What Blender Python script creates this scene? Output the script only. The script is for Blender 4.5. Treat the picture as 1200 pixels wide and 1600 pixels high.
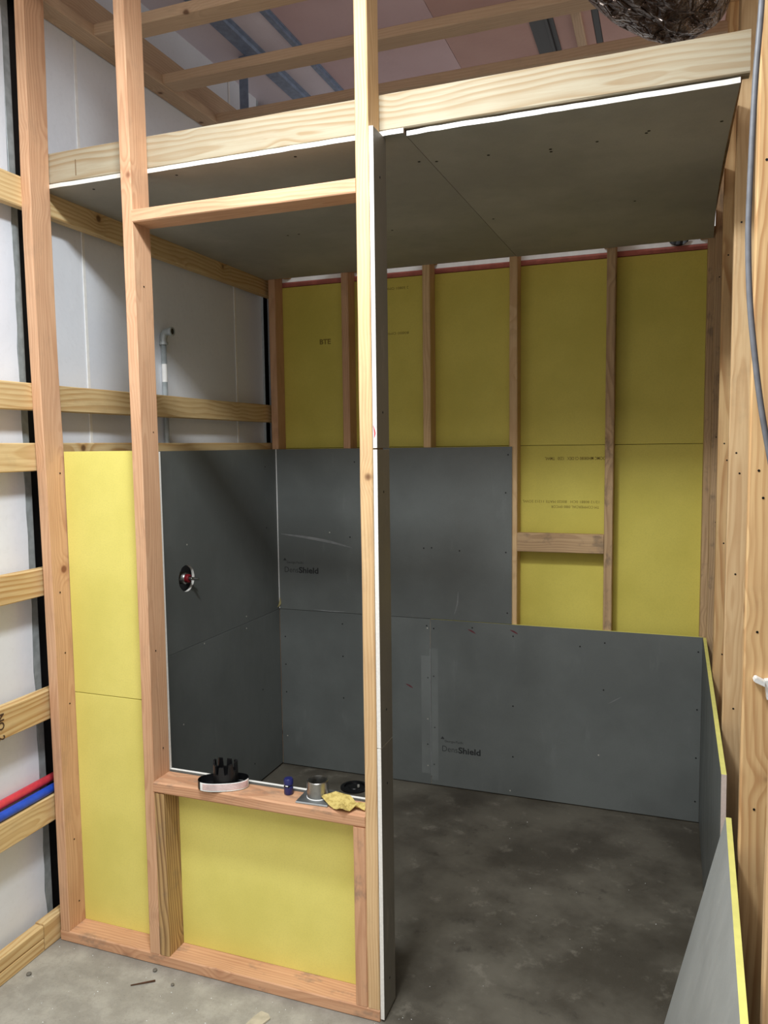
import bpy, bmesh, math, random
from mathutils import Vector, Matrix, noise as mnoise
random.seed(7)
for o in list(bpy.data.objects): bpy.data.objects.remove(o)
S = bpy.context.scene
COL = S.collection

# ------------------------------------------------------------------ camera
def make_camera():
    C = Vector((1.9185, -3.606, 1.6976)); yaw, pit, rol, f = .3518, -.0848, -.0123, 1211.9
    fw = Vector((-math.sin(yaw)*math.cos(pit), math.cos(yaw)*math.cos(pit), math.sin(pit)))
    r0 = Vector((math.cos(yaw), math.sin(yaw), 0)); u0 = r0.cross(fw)
    r = math.cos(rol)*r0 + math.sin(rol)*u0; u = -math.sin(rol)*r0 + math.cos(rol)*u0
    cd = bpy.data.cameras.new('camera'); co = bpy.data.objects.new('camera', cd); COL.objects.link(co)
    cd.sensor_fit = 'VERTICAL'; cd.sensor_height = 36.0; cd.sensor_width = 27.0
    cd.lens = f*36.0/1600.0; cd.clip_start = .02
    m = Matrix((( r.x, u.x, -fw.x, C.x), (r.y, u.y, -fw.y, C.y), (r.z, u.z, -fw.z, C.z), (0, 0, 0, 1)))
    co.matrix_world = m
    S.camera = co
make_camera()
# ------------------------------------------------------------------ light
W = bpy.data.worlds.new('ambient_fill'); S.world = W; W.use_nodes = True  # uniform background added as ambient fill from all sides
W.node_tree.nodes['Background'].inputs[0].default_value = (1.0, .965, .93, 1)
W.node_tree.nodes['Background'].inputs[1].default_value = .62
def area(name, loc, size, power, color=(1, 1, 1), size_y=None, rot=(0, 0, 0)):
    l = bpy.data.lights.new(name, 'AREA'); l.energy = power; l.color = color
    l.size = size; l.shape = 'RECTANGLE'; l.size_y = size_y or size
    o = bpy.data.objects.new(name, l); COL.objects.link(o); o.location = loc; o.rotation_euler = rot
area('shop_lamp', (1.12, -2.42, 3.14), .30, 49, (.92, .97, 1.0), .22)
area('fill_lamp', (1.6, -5.0, 4.6), 2.4, 125, (1.0, .985, .96), 2.4)  # unseen lamp added behind the camera as fill
S.view_settings.view_transform = 'Standard'; S.view_settings.look = 'None'
S.view_settings.gamma = 1; S.view_settings.use_curve_mapping = False
S.view_settings.exposure = 0.08

# ------------------------------------------------------------------ material helpers
def lin(c):
    return tuple((v/255/12.92 if v/255 <= .04045 else ((v/255+.055)/1.055)**2.4) for v in c) + (1,)
class NT:
    def __init__(s, name):
        s.m = bpy.data.materials.new(name); s.m.use_nodes = True
        s.t = s.m.node_tree; s.b = s.t.nodes['Principled BSDF']
    def n(s, typ, **kw):
        nd = s.t.nodes.new(typ)
        for k, v in kw.items(): setattr(nd, k, v)
        return nd
    def put(s, sock, v):
        if isinstance(v, bpy.types.NodeSocket): s.t.links.new(v, sock)
        elif v is not None:
            sock.default_value = v
    def math(s, op, a, b=None, c=None):
        nd = s.n('ShaderNodeMath', operation=op); s.put(nd.inputs[0], a)
        if b is not None: s.put(nd.inputs[1], b)
        if c is not None: s.put(nd.inputs[2], c)
        return nd.outputs[0]
    def vmath(s, op, a, b=None):
        nd = s.n('ShaderNodeVectorMath', operation=op); s.put(nd.inputs[0], a)
        if b is not None: s.put(nd.inputs[1], b)
        return nd.outputs[0]
    def mix(s, f, a, b, bt='MIX'):
        nd = s.n('ShaderNodeMix', data_type='RGBA', blend_type=bt)
        s.put(nd.inputs[0], f); s.put(nd.inputs[6], a); s.put(nd.inputs[7], b); return nd.outputs[2]
    def rng(s, v, a, b, c, d, smooth=True):
        nd = s.n('ShaderNodeMapRange', interpolation_type='SMOOTHSTEP' if smooth else 'LINEAR')
        s.put(nd.inputs[0], v)
        for i, q in enumerate((a, b, c, d)): nd.inputs[i+1].default_value = q
        return nd.outputs[0]
    def noise(s, vec, scale, detail=3, rough=.55, out=0):
        nd = s.n('ShaderNodeTexNoise'); s.put(nd.inputs['Vector'], vec); nd.inputs['Scale'].default_value = scale
        nd.inputs['Detail'].default_value = detail; nd.inputs['Roughness'].default_value = rough
        return nd.outputs[out]
    def obj(s): return s.n('ShaderNodeTexCoord').outputs['Object']
    def bump(s, h, dist, strength=1):
        nd = s.n('ShaderNodeBump'); nd.inputs['Strength'].default_value = strength; nd.inputs['Distance'].default_value = dist
        s.put(nd.inputs['Height'], h); s.t.links.new(nd.outputs[0], s.b.inputs['Normal'])
    def fin(s, col=None, rough=.7, metal=0, spec=.4):
        if col is not None: s.put(s.b.inputs['Base Color'], col)
        s.put(s.b.inputs['Roughness'], rough); s.b.inputs['Metallic'].default_value = metal
        s.b.inputs['Specular IOR Level'].default_value = spec
        return s.m
MATS = {}
def plain(name, rgb, rough=.6, metal=0, spec=.4, var=.06):
    if name in MATS: return MATS[name]
    k = NT(name); v = k.noise(k.obj(), 30, 3)
    c = k.mix(k.rng(v, .3, .7, 0, 1), lin([x*(1-var) for x in rgb]), lin([min(255, x*(1+var)) for x in rgb]))
    MATS[name] = k.fin(c, rough, metal, spec); return MATS[name]
def wood(name, light, dark, knot=(96, 58, 34), ring=.011, contrast=.75, dirt=0.0, dirtcol=(95, 88, 80), knots=1.0):
    k = NT(name); co = k.obj()
    rnd = k.n('ShaderNodeObjectInfo').outputs['Random']
    wn = k.n('ShaderNodeTexWhiteNoise', noise_dimensions='1D'); k.put(wn.inputs['W'], k.math('MULTIPLY', rnd, 913.7))
    sp = k.n('ShaderNodeSeparateColor'); k.put(sp.inputs[0], wn.outputs['Color'])
    R, G, B = sp.outputs[0], sp.outputs[1], sp.outputs[2]
    cx = k.n('ShaderNodeCombineXYZ'); k.put(cx.inputs[0], k.math('MULTIPLY', R, 40)); k.put(cx.inputs[1], k.math('MULTIPLY', G, 3)); k.put(cx.inputs[2], k.math('MULTIPLY', B, 3))
    v = k.vmath('ADD', co, cx.outputs[0])
    s = k.n('ShaderNodeSeparateXYZ'); k.put(s.inputs[0], co)
    wob = k.noise(k.vmath('MULTIPLY', v, (1.3, 3.0, 3.0)), 1.0, 2, .5, 1)
    ws = k.n('ShaderNodeSeparateColor'); k.put(ws.inputs[0], wob)
    py = k.math('ADD', k.math('ADD', s.outputs[1], k.math('MULTIPLY_ADD', G, .15, -.075)), k.math('MULTIPLY_ADD', ws.outputs[0], .09, -.045))
    pz = k.math('ADD', k.math('ADD', s.outputs[2], k.math('MULTIPLY_ADD', B, .15, -.075)), k.math('MULTIPLY_ADD', ws.outputs[1], .09, -.045))
    r = k.math('SQRT', k.math('ADD', k.math('MULTIPLY', py, py), k.math('MULTIPLY', pz, pz)))
    vo = k.n('ShaderNodeTexVoronoi'); k.put(vo.inputs['Vector'], v); vo.inputs['Scale'].default_value = 5.0
    d = vo.outputs['Distance']
    r = k.math('ADD', r, k.math('MULTIPLY', k.rng(d, 0.0, .35, 1, 0), .016))
    ph = k.math('FRACT', k.math('DIVIDE', r, ring))
    g = k.rng(ph, .25, .82, 0, 1)
    g = k.math('MULTIPLY', g, k.rng(ph, .86, 1.0, 1, 0))
    fine = k.noise(k.vmath('MULTIPLY', v, (6, 160, 160)), 1.0, 3, .6)
    big = k.noise(v, 2.2, 3)
    grain = k.math('MULTIPLY', g, k.rng(big, .3, .7, contrast*.45, contrast))
    col = k.mix(grain, lin(light), lin(dark))
    col = k.mix(k.math('MULTIPLY', k.rng(fine, .35, .7, 0, 1), .28), col, lin(dark))
    col = k.mix(k.rng(big, .4, .75, 0, .22), col, lin([x*.86 for x in dark]))
    km = k.math('MULTIPLY', k.rng(d, .04, .085, 1, 0), .85*knots)
    col = k.mix(k.math('MULTIPLY', k.rng(d, .06, .16, 1, 0), .35*knots), col, lin(dark))
    col = k.mix(km, col, lin(knot))
    if dirt:
        dn = k.noise(k.vmath('MULTIPLY', v, (1, 1.8, 1.8)), 9, 5, .65)
        col = k.mix(k.rng(dn, .52, .70, 0, dirt), col, lin(dirtcol))
    k.bump(fine, .0006, .5)
    return k.fin(col, .72, 0, .3)
def backer(name, rgb, smear=.5, rough=.48):
    k = NT(name); co = k.obj(); rv = k.n('ShaderNodeObjectInfo').outputs['Random']
    cx = k.n('ShaderNodeCombineXYZ'); k.put(cx.inputs[0], k.math('MULTIPLY', rv, 31)); k.put(cx.inputs[2], k.math('MULTIPLY', rv, 17))
    v = k.vmath('ADD', co, cx.outputs[0])
    a = k.noise(v, 1.7, 5, .6); b = k.noise(v, 260, 2, .5); c = k.noise(k.vmath('MULTIPLY', v, (3, 3, .6)), 5, 4, .65)
    col = k.mix(k.rng(a, .35, .68, 0, 1), lin([x*.93 for x in rgb]), lin([x*1.06 for x in rgb]))
    col = k.mix(k.rng(c, .60, .74, 0, .30*smear), col, lin([min(255, x*1.35) for x in rgb]))
    col = k.mix(k.rng(b, .4, .7, 0, .15), col, lin([x*.82 for x in rgb]))
    k.bump(b, .0003, .35)
    return k.fin(col, k.rng(c, .4, .75, rough-.06, rough+.10), 0, .42)
def foam(name, rgb):
    k = NT(name); v = k.obj(); a = k.noise(v, 3, 4); b = k.noise(v, 190, 2)
    col = k.mix(k.rng(a, .35, .7, 0, 1), lin(rgb), lin([rgb[0]*.95, rgb[1]*.95, rgb[2]*.90]))
    col = k.mix(k.rng(b, .42, .7, 0, .25), col, lin([x*.9 for x in rgb]))
    k.bump(b, .0006, .4)
    return k.fin(col, .6, 0, .35)
def gypsum(name, rgb):
    k = NT(name); v = k.obj(); b = k.noise(v, 120, 4, .7)
    col = k.mix(k.rng(b, .35, .7, 0, 1), lin([x*.95 for x in rgb]), lin(rgb)); k.bump(b, .0012, .5)
    return k.fin(col, .9, 0, .2)
def vinyl(name, rgb, rgb2):
    k = NT(name); v = k.obj(); a = k.noise(v, 1.2, 3); b = k.noise(v, 55, 3)
    col = k.mix(k.rng(a, .3, .7, 0, 1), lin(rgb), lin(rgb2)); k.bump(k.noise(v, 7, 4), .006, .5)
    col = k.mix(k.rng(b, .5, .8, 0, .12), col, lin([x*.8 for x in rgb]))
    return k.fin(col, .55, 0, .35)
def metal(name, rgb, rough=.4, dirt=.3):
    k = NT(name); v = k.obj(); a = k.noise(v, 14, 5, .65)
    col = k.mix(k.rng(a, .45, .75, 0, dirt), lin(rgb), lin([x*.55 for x in rgb]))
    return k.fin(col, k.rng(a, .3, .7, rough-.08, rough+.15), 1, .5)
def concrete():
    k = NT('concrete_slab'); v = k.vmath('ADD', k.obj(), (1.0, -2.75, -.06))
    a = k.noise(v, 2.3, 6, .62); b = k.noise(v, 9, 6, .68); c = k.noise(v, 140, 3, .6); e = k.noise(v, 1.15, 4, .6)
    light = k.mix(k.rng(b, .35, .7, 0, 1), lin((150, 147, 139)), lin((176, 173, 164)))
    light = k.mix(k.rng(a, .52, .72, 0, .45), light, lin((126, 121, 112)))
    dark = k.mix(k.rng(a, .36, .66, 0, 1), lin((72, 67, 58)), lin((104, 99, 88)))
    dark = k.mix(k.rng(b, .56, .72, 0, .55), dark, lin((134, 128, 116)))
    dark = k.mix(k.rng(b, .28, .42, .55, 0), dark, lin((52, 47, 41)))
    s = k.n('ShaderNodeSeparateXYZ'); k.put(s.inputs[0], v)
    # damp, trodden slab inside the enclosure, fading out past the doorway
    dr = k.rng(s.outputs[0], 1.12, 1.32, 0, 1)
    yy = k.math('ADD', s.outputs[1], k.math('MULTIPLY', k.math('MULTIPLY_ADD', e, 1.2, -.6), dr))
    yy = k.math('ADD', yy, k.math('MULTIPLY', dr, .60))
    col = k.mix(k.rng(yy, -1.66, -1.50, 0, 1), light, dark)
    col = k.mix(k.rng(c, .55, .8, 0, .4), col, lin((98, 92, 84)))
    k.bump(k.math('ADD', k.math('MULTIPLY', c, .4), b), .0016, .6)
    return k.fin(col, k.rng(a, .35, .7, .62, .85), 0, .35)

M_FIR = wood('fir_lumber', (216, 174, 138), (176, 124, 90), (120, 70, 46), .008, .5, .12)
M_FIRD = wood('dirty_fir_lumber', (214, 168, 132), (170, 117, 84), (110, 66, 44), .008, .5, .55, (120, 108, 96))
M_PINE = wood('yellow_pine_lumber', (174, 165, 143), (150, 126, 92), (120, 74, 40), .016, .85, .04)
M_PALE = wood('pale_spruce_lumber', (226, 194, 148), (192, 148, 102), (104, 66, 40), .009, .55, .10)
M_GIRT = wood('yellow_girt_lumber', (222, 196, 146), (176, 130, 72), (92, 62, 36), .015, .75, .12, (120, 105, 85))
M_GOLD = wood('golden_pine_lumber', (226, 190, 138), (180, 128, 80), (112, 66, 42), .012, .85, .08)
M_WEATH = wood('weathered_pine_lumber', (196, 162, 112), (128, 96, 62), (92, 66, 42), .010, .95, .35, (112, 104, 92))
M_JOIST = wood('roof_joist_lumber', (214, 186, 154), (182, 148, 120), (98, 66, 46), .010, .4, .1)
M_OLD = wood('scuffed_stud_lumber', (204, 172, 132), (160, 126, 92), (70, 50, 36), .009, .6, .5, (92, 84, 76))
M_BACK = backer('grey_backer_facing', (106, 110, 108), .5, .42)
M_BACKC = backer('grey_ceiling_backer_facing', (168, 167, 158), .15, .6)
M_BACKL = backer('lit_backer_facing', (166, 169, 166), .2, .55)  # same grey facing, stronger light on it put into a paler colour
M_BACKB = backer('mud_streaked_backer_facing', (122, 116, 104), 1.6, .55)
M_GYP = gypsum('white_gypsum_core', (240, 238, 232))
M_YEL = plain('yellow_board_edge', (228, 222, 128), .6, var=.02)
M_FOAM = foam('yellow_foam_board', (232, 222, 124))
M_FOAMB = foam('shaded_foam_board', (222, 208, 100))  # same foam as the partition, shade put into a deeper yellow
M_VINYL = vinyl('white_vinyl_insulation', (236, 240, 246), (222, 227, 236))
M_ROOFV = vinyl('lilac_vinyl_insulation', (232, 224, 232), (214, 204, 214))
M_ROOFM = vinyl('mauve_roof_liner', (222, 194, 196), (204, 172, 174))
M_ROOFB = vinyl('brown_kraft_liner', (206, 164, 152), (186, 142, 130))
M_STEEL = plain('galvanised_steel', (172, 180, 182), .42, .3, .5)
M_BLUEST = plain('blue_grey_purlin_steel', (134, 150, 176), .45, .1, .5)
M_DARKST = plain('near_black_steel', (24, 24, 26), .5, .2, .5)  # near-black; also carries the shade of wall and roof gaps
M_CHROME = metal('brushed_stainless', (172, 172, 168), .3, .35)
M_BLACK = plain('black_plastic', (16, 16, 18), .38, 0, .5)
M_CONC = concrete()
M_OSB = plain('dark_sheathing', (96, 76, 56), .85)
M_SCREW = plain('dark_screw_head', (22, 21, 20), .5, .3)
M_SCREWB = plain('bright_screw_head', (214, 210, 200), .4, .5)
M_INK = plain('faint_print_ink', (58, 59, 60), .6)
M_INKD = plain('dark_print_ink', (46, 47, 48), .6)
M_INKF = plain('brown_foam_print', (136, 116, 44), .6)
M_INKW = plain('lumber_stamp_ink', (70, 48, 36), .7)
M_PENC = plain('pencil_line', (120, 98, 70), .7)
M_RED = plain('red_tube', (206, 62, 74), .35, 0, .5)
M_BLUE = plain('blue_tube', (34, 78, 190), .35, 0, .5)
M_SCUFF = plain('pale_scuff', (128, 130, 130), .7)
M_TAPE = backer('dusty_backer_facing', (116, 120, 118), 1.5, .6)
M_PINK = plain('shaded_plate_wood', (176, 104, 92), .8)  # reddish plate wood with its shade put into the colour
M_DRYW = plain('white_paint', (240, 240, 238), .7, var=.02)

# ------------------------------------------------------------------ geometry helpers
def link(o, parent=None, label=None, cat=None, group=None, kind=None):
    COL.objects.link(o)
    if parent is not None:
        def world(q):
            return (world(q.parent) if q.parent is not None else Matrix.Identity(4)) @ q.matrix_basis
        o.parent = parent
        o.matrix_basis = world(parent).inverted() @ o.matrix_basis
    if label: o['label'] = label
    if cat: o['category'] = cat
    if group: o['group'] = group
    if kind: o['kind'] = kind
    return o
def empty(name, loc, label=None, cat=None, group=None, kind=None):
    o = bpy.data.objects.new(name, None); o.location = loc; o.empty_display_size = .05
    return link(o, None, label, cat, group, kind)
def mesh(name, verts, faces, mats, loc=(0, 0, 0), parent=None, midx=None, smooth=False, rot=None, **kw):
    me = bpy.data.meshes.new(name); me.from_pydata([tuple(v) for v in verts], [], faces)
    for m in (mats if isinstance(mats, (list, tuple)) else [mats]): me.materials.append(m)
    bm = bmesh.new(); bm.from_mesh(me); bmesh.ops.recalc_face_normals(bm, faces=bm.faces); bm.to_mesh(me); bm.free()
    if midx:
        for p, i in zip(me.polygons, midx): p.material_index = i
    if smooth:
        for p in me.polygons: p.use_smooth = True
    o = bpy.data.objects.new(name, me); o.location = loc
    if rot: o.rotation_euler = rot
    return link(o, parent, **kw)
def bm_obj(name, bm, mats, loc=(0, 0, 0), parent=None, smooth=False, rot=None, **kw):
    me = bpy.data.meshes.new(name); bm.to_mesh(me); bm.free()
    for m in (mats if isinstance(mats, (list, tuple)) else [mats]): me.materials.append(m)
    if smooth:
        for p in me.polygons: p.use_smooth = True
    o = bpy.data.objects.new(name, me); o.location = loc
    if rot: o.rotation_euler = rot
    return link(o, parent, **kw)
def lumber(name, x0, x1, y0, y1, z0, z1, mat, parent=None, bow=None, ch=.003, wane=.0009, **kw):
    """a sawn board with eased edges, its local X along the grain; bow(t) gives a world offset along the length"""
    d = (x1-x0, y1-y0, z1-z0); ax = d.index(max(d)); c = Vector(((x0+x1)/2, (y0+y1)/2, (z0+z1)/2))
    L = d[ax]
    if ax == 0: R = Matrix.Identity(3); hy, hz = d[1]/2, d[2]/2
    elif ax == 1: R = Matrix.Rotation(math.pi/2, 3, 'Z'); hy, hz = d[0]/2, d[2]/2
    else: R = Matrix.Rotation(-math.pi/2, 3, 'Y'); hy, hz = d[1]/2, d[0]/2
    ch = min(ch, hy*.4, hz*.4); n = max(2, int(L/.11))
    prof = [(-hy, -hz+ch), (-hy+ch, -hz), (hy-ch, -hz), (hy, -hz+ch), (hy, hz-ch), (hy-ch, hz), (-hy+ch, hz), (-hy, hz-ch)]
    Ri = R.inverted(); vs = []; fs = []; seed = random.uniform(0, 100)
    for i in range(n+1):
        t = i/n; off = Ri @ Vector(bow(t)) if bow else Vector()
        for j, (py, pz) in enumerate(prof):
            w = mnoise.noise(Vector((t*L*5+seed, j*3.1, seed)))*wane
            s = 1 + w/max(hy, hz)*1.5
            vs.append((-L/2+t*L+off.x, py*s+off.y, pz*s+off.z))
    for i in range(n):
        for j in range(8):
            a = i*8+j; b = i*8+(j+1) % 8; fs.append((a, b, b+8, a+8))
    fs.append(tuple(range(7, -1, -1))); fs.append(tuple(n*8+j for j in range(8)))
    return mesh(name, vs, fs, mat, c, parent, rot=R.to_euler(), **kw)
def sheet(name, x0, x1, y0, y1, z0, z1, face, edge, parent=None, long_edge=None, step=.0, ch=.0008, **kw):
    """board: broad faces one material, cut edges another, factory long edges (top/bottom) a third; edges slightly ragged"""
    d = (x1-x0, y1-y0, z1-z0); ax = d.index(min(d)); c = Vector(((x0+x1)/2, (y0+y1)/2, (z0+z1)/2))
    bm = bmesh.new(); bmesh.ops.create_cube(bm, size=1)
    for v in bm.verts: v.co = Vector([v.co[i]*d[i] for i in range(3)])
    bmesh.ops.bevel(bm, geom=bm.edges[:], offset=min(ch, min(d)*.2), segments=1, affect='EDGES')
    bm.normal_update()
    for f in bm.faces:
        n = f.normal; i = max(range(3), key=lambda q: abs(n[q]))
        if i == ax: f.material_index = 0
        elif long_edge is not None and i == 2: f.material_index = 2
        else: f.material_index = 1
    ms = [face, edge] + ([long_edge] if long_edge else [])
    return bm_obj(name, bm, ms, c, parent, **kw)
def tube(name, pts, r, mat, parent=None, seg=12, loc=None, rfun=None, cap=True, **kw):
    pts = [Vector(p) for p in pts]; loc = Vector(loc) if loc is not None else pts[0].copy()
    vs, fs = [], []; up = Vector((.137, .31, .94)).normalized(); n = len(pts)
    for i, p in enumerate(pts):
        t = (pts[min(i+1, n-1)]-pts[max(i-1, 0)]).normalized()
        a = t.cross(up)
        if a.length < .05: a = t.cross(Vector((1, 0, 0)))
        a.normalize(); b = t.cross(a)
        rr = rfun(i/(n-1)) if rfun else r
        for j in range(seg):
            q = 2*math.pi*j/seg
            vs.append(p-loc+(a*math.cos(q)+b*math.sin(q))*rr)
    for i in range(n-1):
        for j in range(seg):
            fs.append((i*seg+j, i*seg+(j+1) % seg, (i+1)*seg+(j+1) % seg, (i+1)*seg+j))
    if cap: fs.append(tuple(range(seg-1, -1, -1))); fs.append(tuple((n-1)*seg+j for j in range(seg)))
    return mesh(name, vs, fs, mat, loc, parent, smooth=True, **kw)
def lathe(name, prof, mat, loc, parent=None, seg=32, axis=(0, 0, 1), smooth=True, **kw):
    """revolve (r, h) profile about axis"""
    q = Vector((0, 0, 1)).rotation_difference(Vector(axis).normalized()); vs, fs = [], []; n = len(prof)
    for r, h in prof:
        for j in range(seg):
            t = 2*math.pi*j/seg; vs.append(q @ Vector((r*math.cos(t), r*math.sin(t), h)))
    for i in range(n-1):
        for j in range(seg):
            fs.append((i*seg+j, i*seg+(j+1) % seg, (i+1)*seg+(j+1) % seg, (i+1)*seg+j))
    o = mesh(name, vs, fs, mat, loc, parent, smooth=False, **kw)
    for p in o.data.polygons: p.use_smooth = smooth
    md = o.modifiers.new('crisp', 'EDGE_SPLIT'); md.split_angle = math.radians(35)
    return o
def crom(pts, n=10):
    P = [Vector(p) for p in pts]; P = [2*P[0]-P[1]]+P+[2*P[-1]-P[-2]]; out = []
    for i in range(1, len(P)-2):
        for k in range(n):
            t = k/n; a, b, c, d = P[i-1:i+3]
            out.append(.5*((2*b)+(c-a)*t+(2*a-5*b+4*c-d)*t*t+(3*b-a-3*c+d)*t**3))
    out.append(P[-2]); return out
def text(name, body, size, loc, rot, mat, parent, thick=0.0, width=None, **kw):
    cu = bpy.data.curves.new(name, 'FONT'); cu.body = body; cu.size = size; cu.offset = thick; cu.extrude = .0002
    cu.resolution_u = 3
    t = bpy.data.objects.new('tmp', cu); COL.objects.link(t)
    bpy.context.view_layer.update()
    me = bpy.data.meshes.new_from_object(t.evaluated_get(bpy.context.evaluated_depsgraph_get()))
    bpy.data.objects.remove(t)
    if width:
        xs = [v.co.x for v in me.vertices]; s = width/(max(xs)-min(xs)); x0 = min(xs)
        for v in me.vertices: v.co.x = (v.co.x-x0)*s
    me.materials.clear(); me.materials.append(mat)
    o = bpy.data.objects.new(name, me); o.location = loc; o.rotation_euler = rot
    return link(o, parent, **kw)
_sc = {}
def screw(p, normal, parent, mat=None, r=.0042):
    """flat screw head just proud of a board"""
    mat = mat or M_SCREW
    key = (mat.name, r)
    if key not in _sc:
        vs, fs = [], []
        for rr, h in ((r, 0), (r, .0006), (r*.45, .0007), (r*.4, .0001)):
            for j in range(10): vs.append((rr*math.cos(j*.6283), rr*math.sin(j*.6283), h))
        for i in range(3):
            for j in range(10): fs.append((i*10+j, i*10+(j+1) % 10, i*10+10+(j+1) % 10, i*10+10+j))
        fs.append(tuple(30+j for j in range(10)))
        me = bpy.data.meshes.new('screw'); me.from_pydata(vs, [], fs); me.materials.append(mat); _sc[key] = me
    o = bpy.data.objects.new('screw', _sc[key]); o.location = Vector(p)
    o.rotation_euler = Vector((0, 0, 1)).rotation_difference(Vector(normal)).to_euler()
    return link(o, parent)
def ribbon(name, pts, w, nrm, mat, parent, taper=True):
    """thin flat mark lying on a board"""
    P = crom(pts, 5); vs, fs = [], []; nrm = Vector(nrm); c = P[0].copy()
    for i, p in enumerate(P):
        t = (P[min(i+1, len(P)-1)]-P[max(i-1, 0)]).normalized(); s = t.cross(nrm).normalized()
        k = w/2*(math.sin(math.pi*(.06+.88*i/(len(P)-1))) if taper else 1)
        vs += [p-c-s*k, p-c+s*k]
    for i in range(len(P)-1): fs.append((2*i, 2*i+1, 2*i+3, 2*i+2))
    return mesh(name, vs, fs, mat, c, parent)

# ================================================================== SETTING
# ---- floor
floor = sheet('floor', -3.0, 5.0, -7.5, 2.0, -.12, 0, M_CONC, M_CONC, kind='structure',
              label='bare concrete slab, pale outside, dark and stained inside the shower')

# ---- left wall: white insulation, girts, column, grey boards
wl = empty('wall_left', (-.1, -1.0, 0), 'building side wall of white insulation with wooden girts', kind='structure')
XW = -.112
def ragged_sheet(name, ya, yb, z0, z1, raga, ragb):
    n = 46; vs, fs = [], []; c = Vector((XW-.02, (ya+yb)/2, (z0+z1)/2)); sd = random.uniform(0, 50)
    for i in range(n+1):
        z = z0+(z1-z0)*i/n
        a = ya+(mnoise.noise(Vector((z*9, sd, 0)))*.008 if raga else 0); b = yb+(mnoise.noise(Vector((z*9, sd+9, 0)))*.008 if ragb else 0)
        for x in (XW-.04, XW):
            vs += [Vector((x, a, z))-c, Vector((x, b, z))-c]
    for i in range(n):
        k = i*4
        fs += [(k, k+1, k+5, k+4), (k+2, k+3, k+7, k+6), (k, k+2, k+6, k+4), (k+1, k+3, k+7, k+5)]
    fs += [(0, 1, 3, 2), (n*4, n*4+1, n*4+3, n*4+2)]
    return mesh(name, vs, fs, M_VINYL, c, wl)
ragged_sheet('insulation_sheet', -3.4, -1.575, 0, 3.6, False, True)
ragged_sheet('insulation_sheet', -1.42, -1.247, 0, 3.6, True, False)
ragged_sheet('insulation_sheet', -1.243, -.187, 0, 3.6, False, False)
ragged_sheet('insulation_sheet', -.183, .085, 0, 3.6, False, True)
ragged_sheet('insulation_sheet', .226, 2.2, 0, 3.6, False, False)  # unseen run added to block background light at the rear corner
for y in (-1.245, -.185):
    sheet('seam_tape', XW+.0005, XW+.0034, y-.007, y+.007, 0, 3.5, M_DRYW, M_DRYW, wl)
for ya, yb in ((-1.575, -1.42), (.085, .22)):
    sheet('column_flange', XW-.016, XW-.008, ya+.009, ya+.038, 0, 3.6, M_STEEL, M_STEEL, wl)
    sheet('column_web', XW-.16, XW-.15, ya-.03, yb+.05, 0, 3.6, M_DARKST, M_DARKST, wl)  # black sheets fill the column recess in place of its shade
    sheet('column_flange', XW-.065, XW-.055, ya+.05, yb+.03, 0, 3.6, M_DARKST, M_DARKST, wl)
sheet('wall_skin', XW-.19, XW-.17, -3.4, 2.2, 0, 3.7, M_DARKST, M_DARKST, wl)
GX0, GX1 = -.083, -.045
girts = [(2.478, 2.573, M_GIRT), (1.829, 1.918, M_GIRT), (1.629, 1.722, M_GIRT), (1.210, 1.303, M_GIRT), (.785, .886, M_GIRT), (.427, .518, M_GIRT)]
gs = []
for i, (a, b, m) in enumerate(girts):
    gs.append(lumber('girt', GX0, GX1, -3.3, .11, a, b, m, wl))
lumber('bottom_plate', GX0, GX1, -3.3, -1.66, .0, .044, M_GIRT, wl); lumber('bottom_plate', GX0, GX1, -3.3, -1.66, .046, .090, M_GIRT, wl)
lumber('bottom_plate', GX0, GX1, -1.657, .1, .0, .094, M_GIRT, wl)
lumber('ledger', -.11, -.03, -3.3, .35, 3.165, 3.205, M_JOIST, wl)
lumber('ledger', -.112, -.074, -3.3, .35, 3.207, 3.33, M_JOIST, wl)
text('stamp', 'NO. 2', .034, (GX1+.0012, -1.800, .872), (0, math.pi/2, 0), M_INKW, gs[4], .0006)
# grey boards on the left wall (upper one has the valve hole)
def board_with_hole(name, ya, yb, z0, z1, hy, hz, hr, parent):
    cen = Vector((-.0064, hy, hz)); angs = sorted([2*math.pi*i/44 for i in range(44)] +
        [math.atan2(z-hz, y-hy) % (2*math.pi) for y in (ya, yb) for z in (z0, z1)]); n = len(angs)
    vs, fs, mi = [], [], []
    for x in (-.0063, .0063):
        for q in angs:
            c, s = math.cos(q), math.sin(q)
            ty = ((yb-hy) if c > 0 else (ya-hy))/c if abs(c) > 1e-6 else 1e9
            tz = ((z1-hz) if s > 0 else (z0-hz))/s if abs(s) > 1e-6 else 1e9
            t = min(ty, tz); rag = hr*(1+.03*mnoise.noise(Vector((c*3, s*3, 1))))
            vs.append((x, c*t, s*t)); vs.append((x, c*rag, s*rag))
    for k in range(2):
        o = k*2*n
        for j in range(n):
            a, b = o+2*j, o+2*((j+1) % n); fs.append((a, b, b+1, a+1)); mi.append(0)
    for j in range(n):
        a, b = 2*j, 2*((j+1) % n)
        fs.append((a, b, b+2*n, a+2*n)); mi.append(1); fs.append((a+1, b+1, b+1+2*n, a+1+2*n)); mi.append(1)
    return mesh(name, vs, fs, [M_BACK, M_GYP], cen, parent, mi)
HZ, ZT = .8465, 1.688
blu = board_with_hole('backer_board', -1.489, -.002, HZ+.0015, ZT, -.828, 1.147, .057, wl)
bll = sheet('backer_board', -.0127, 0, -1.489, -.002, .01, HZ-.0005, M_BACK, M_GYP, wl, M_BACK)
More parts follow.
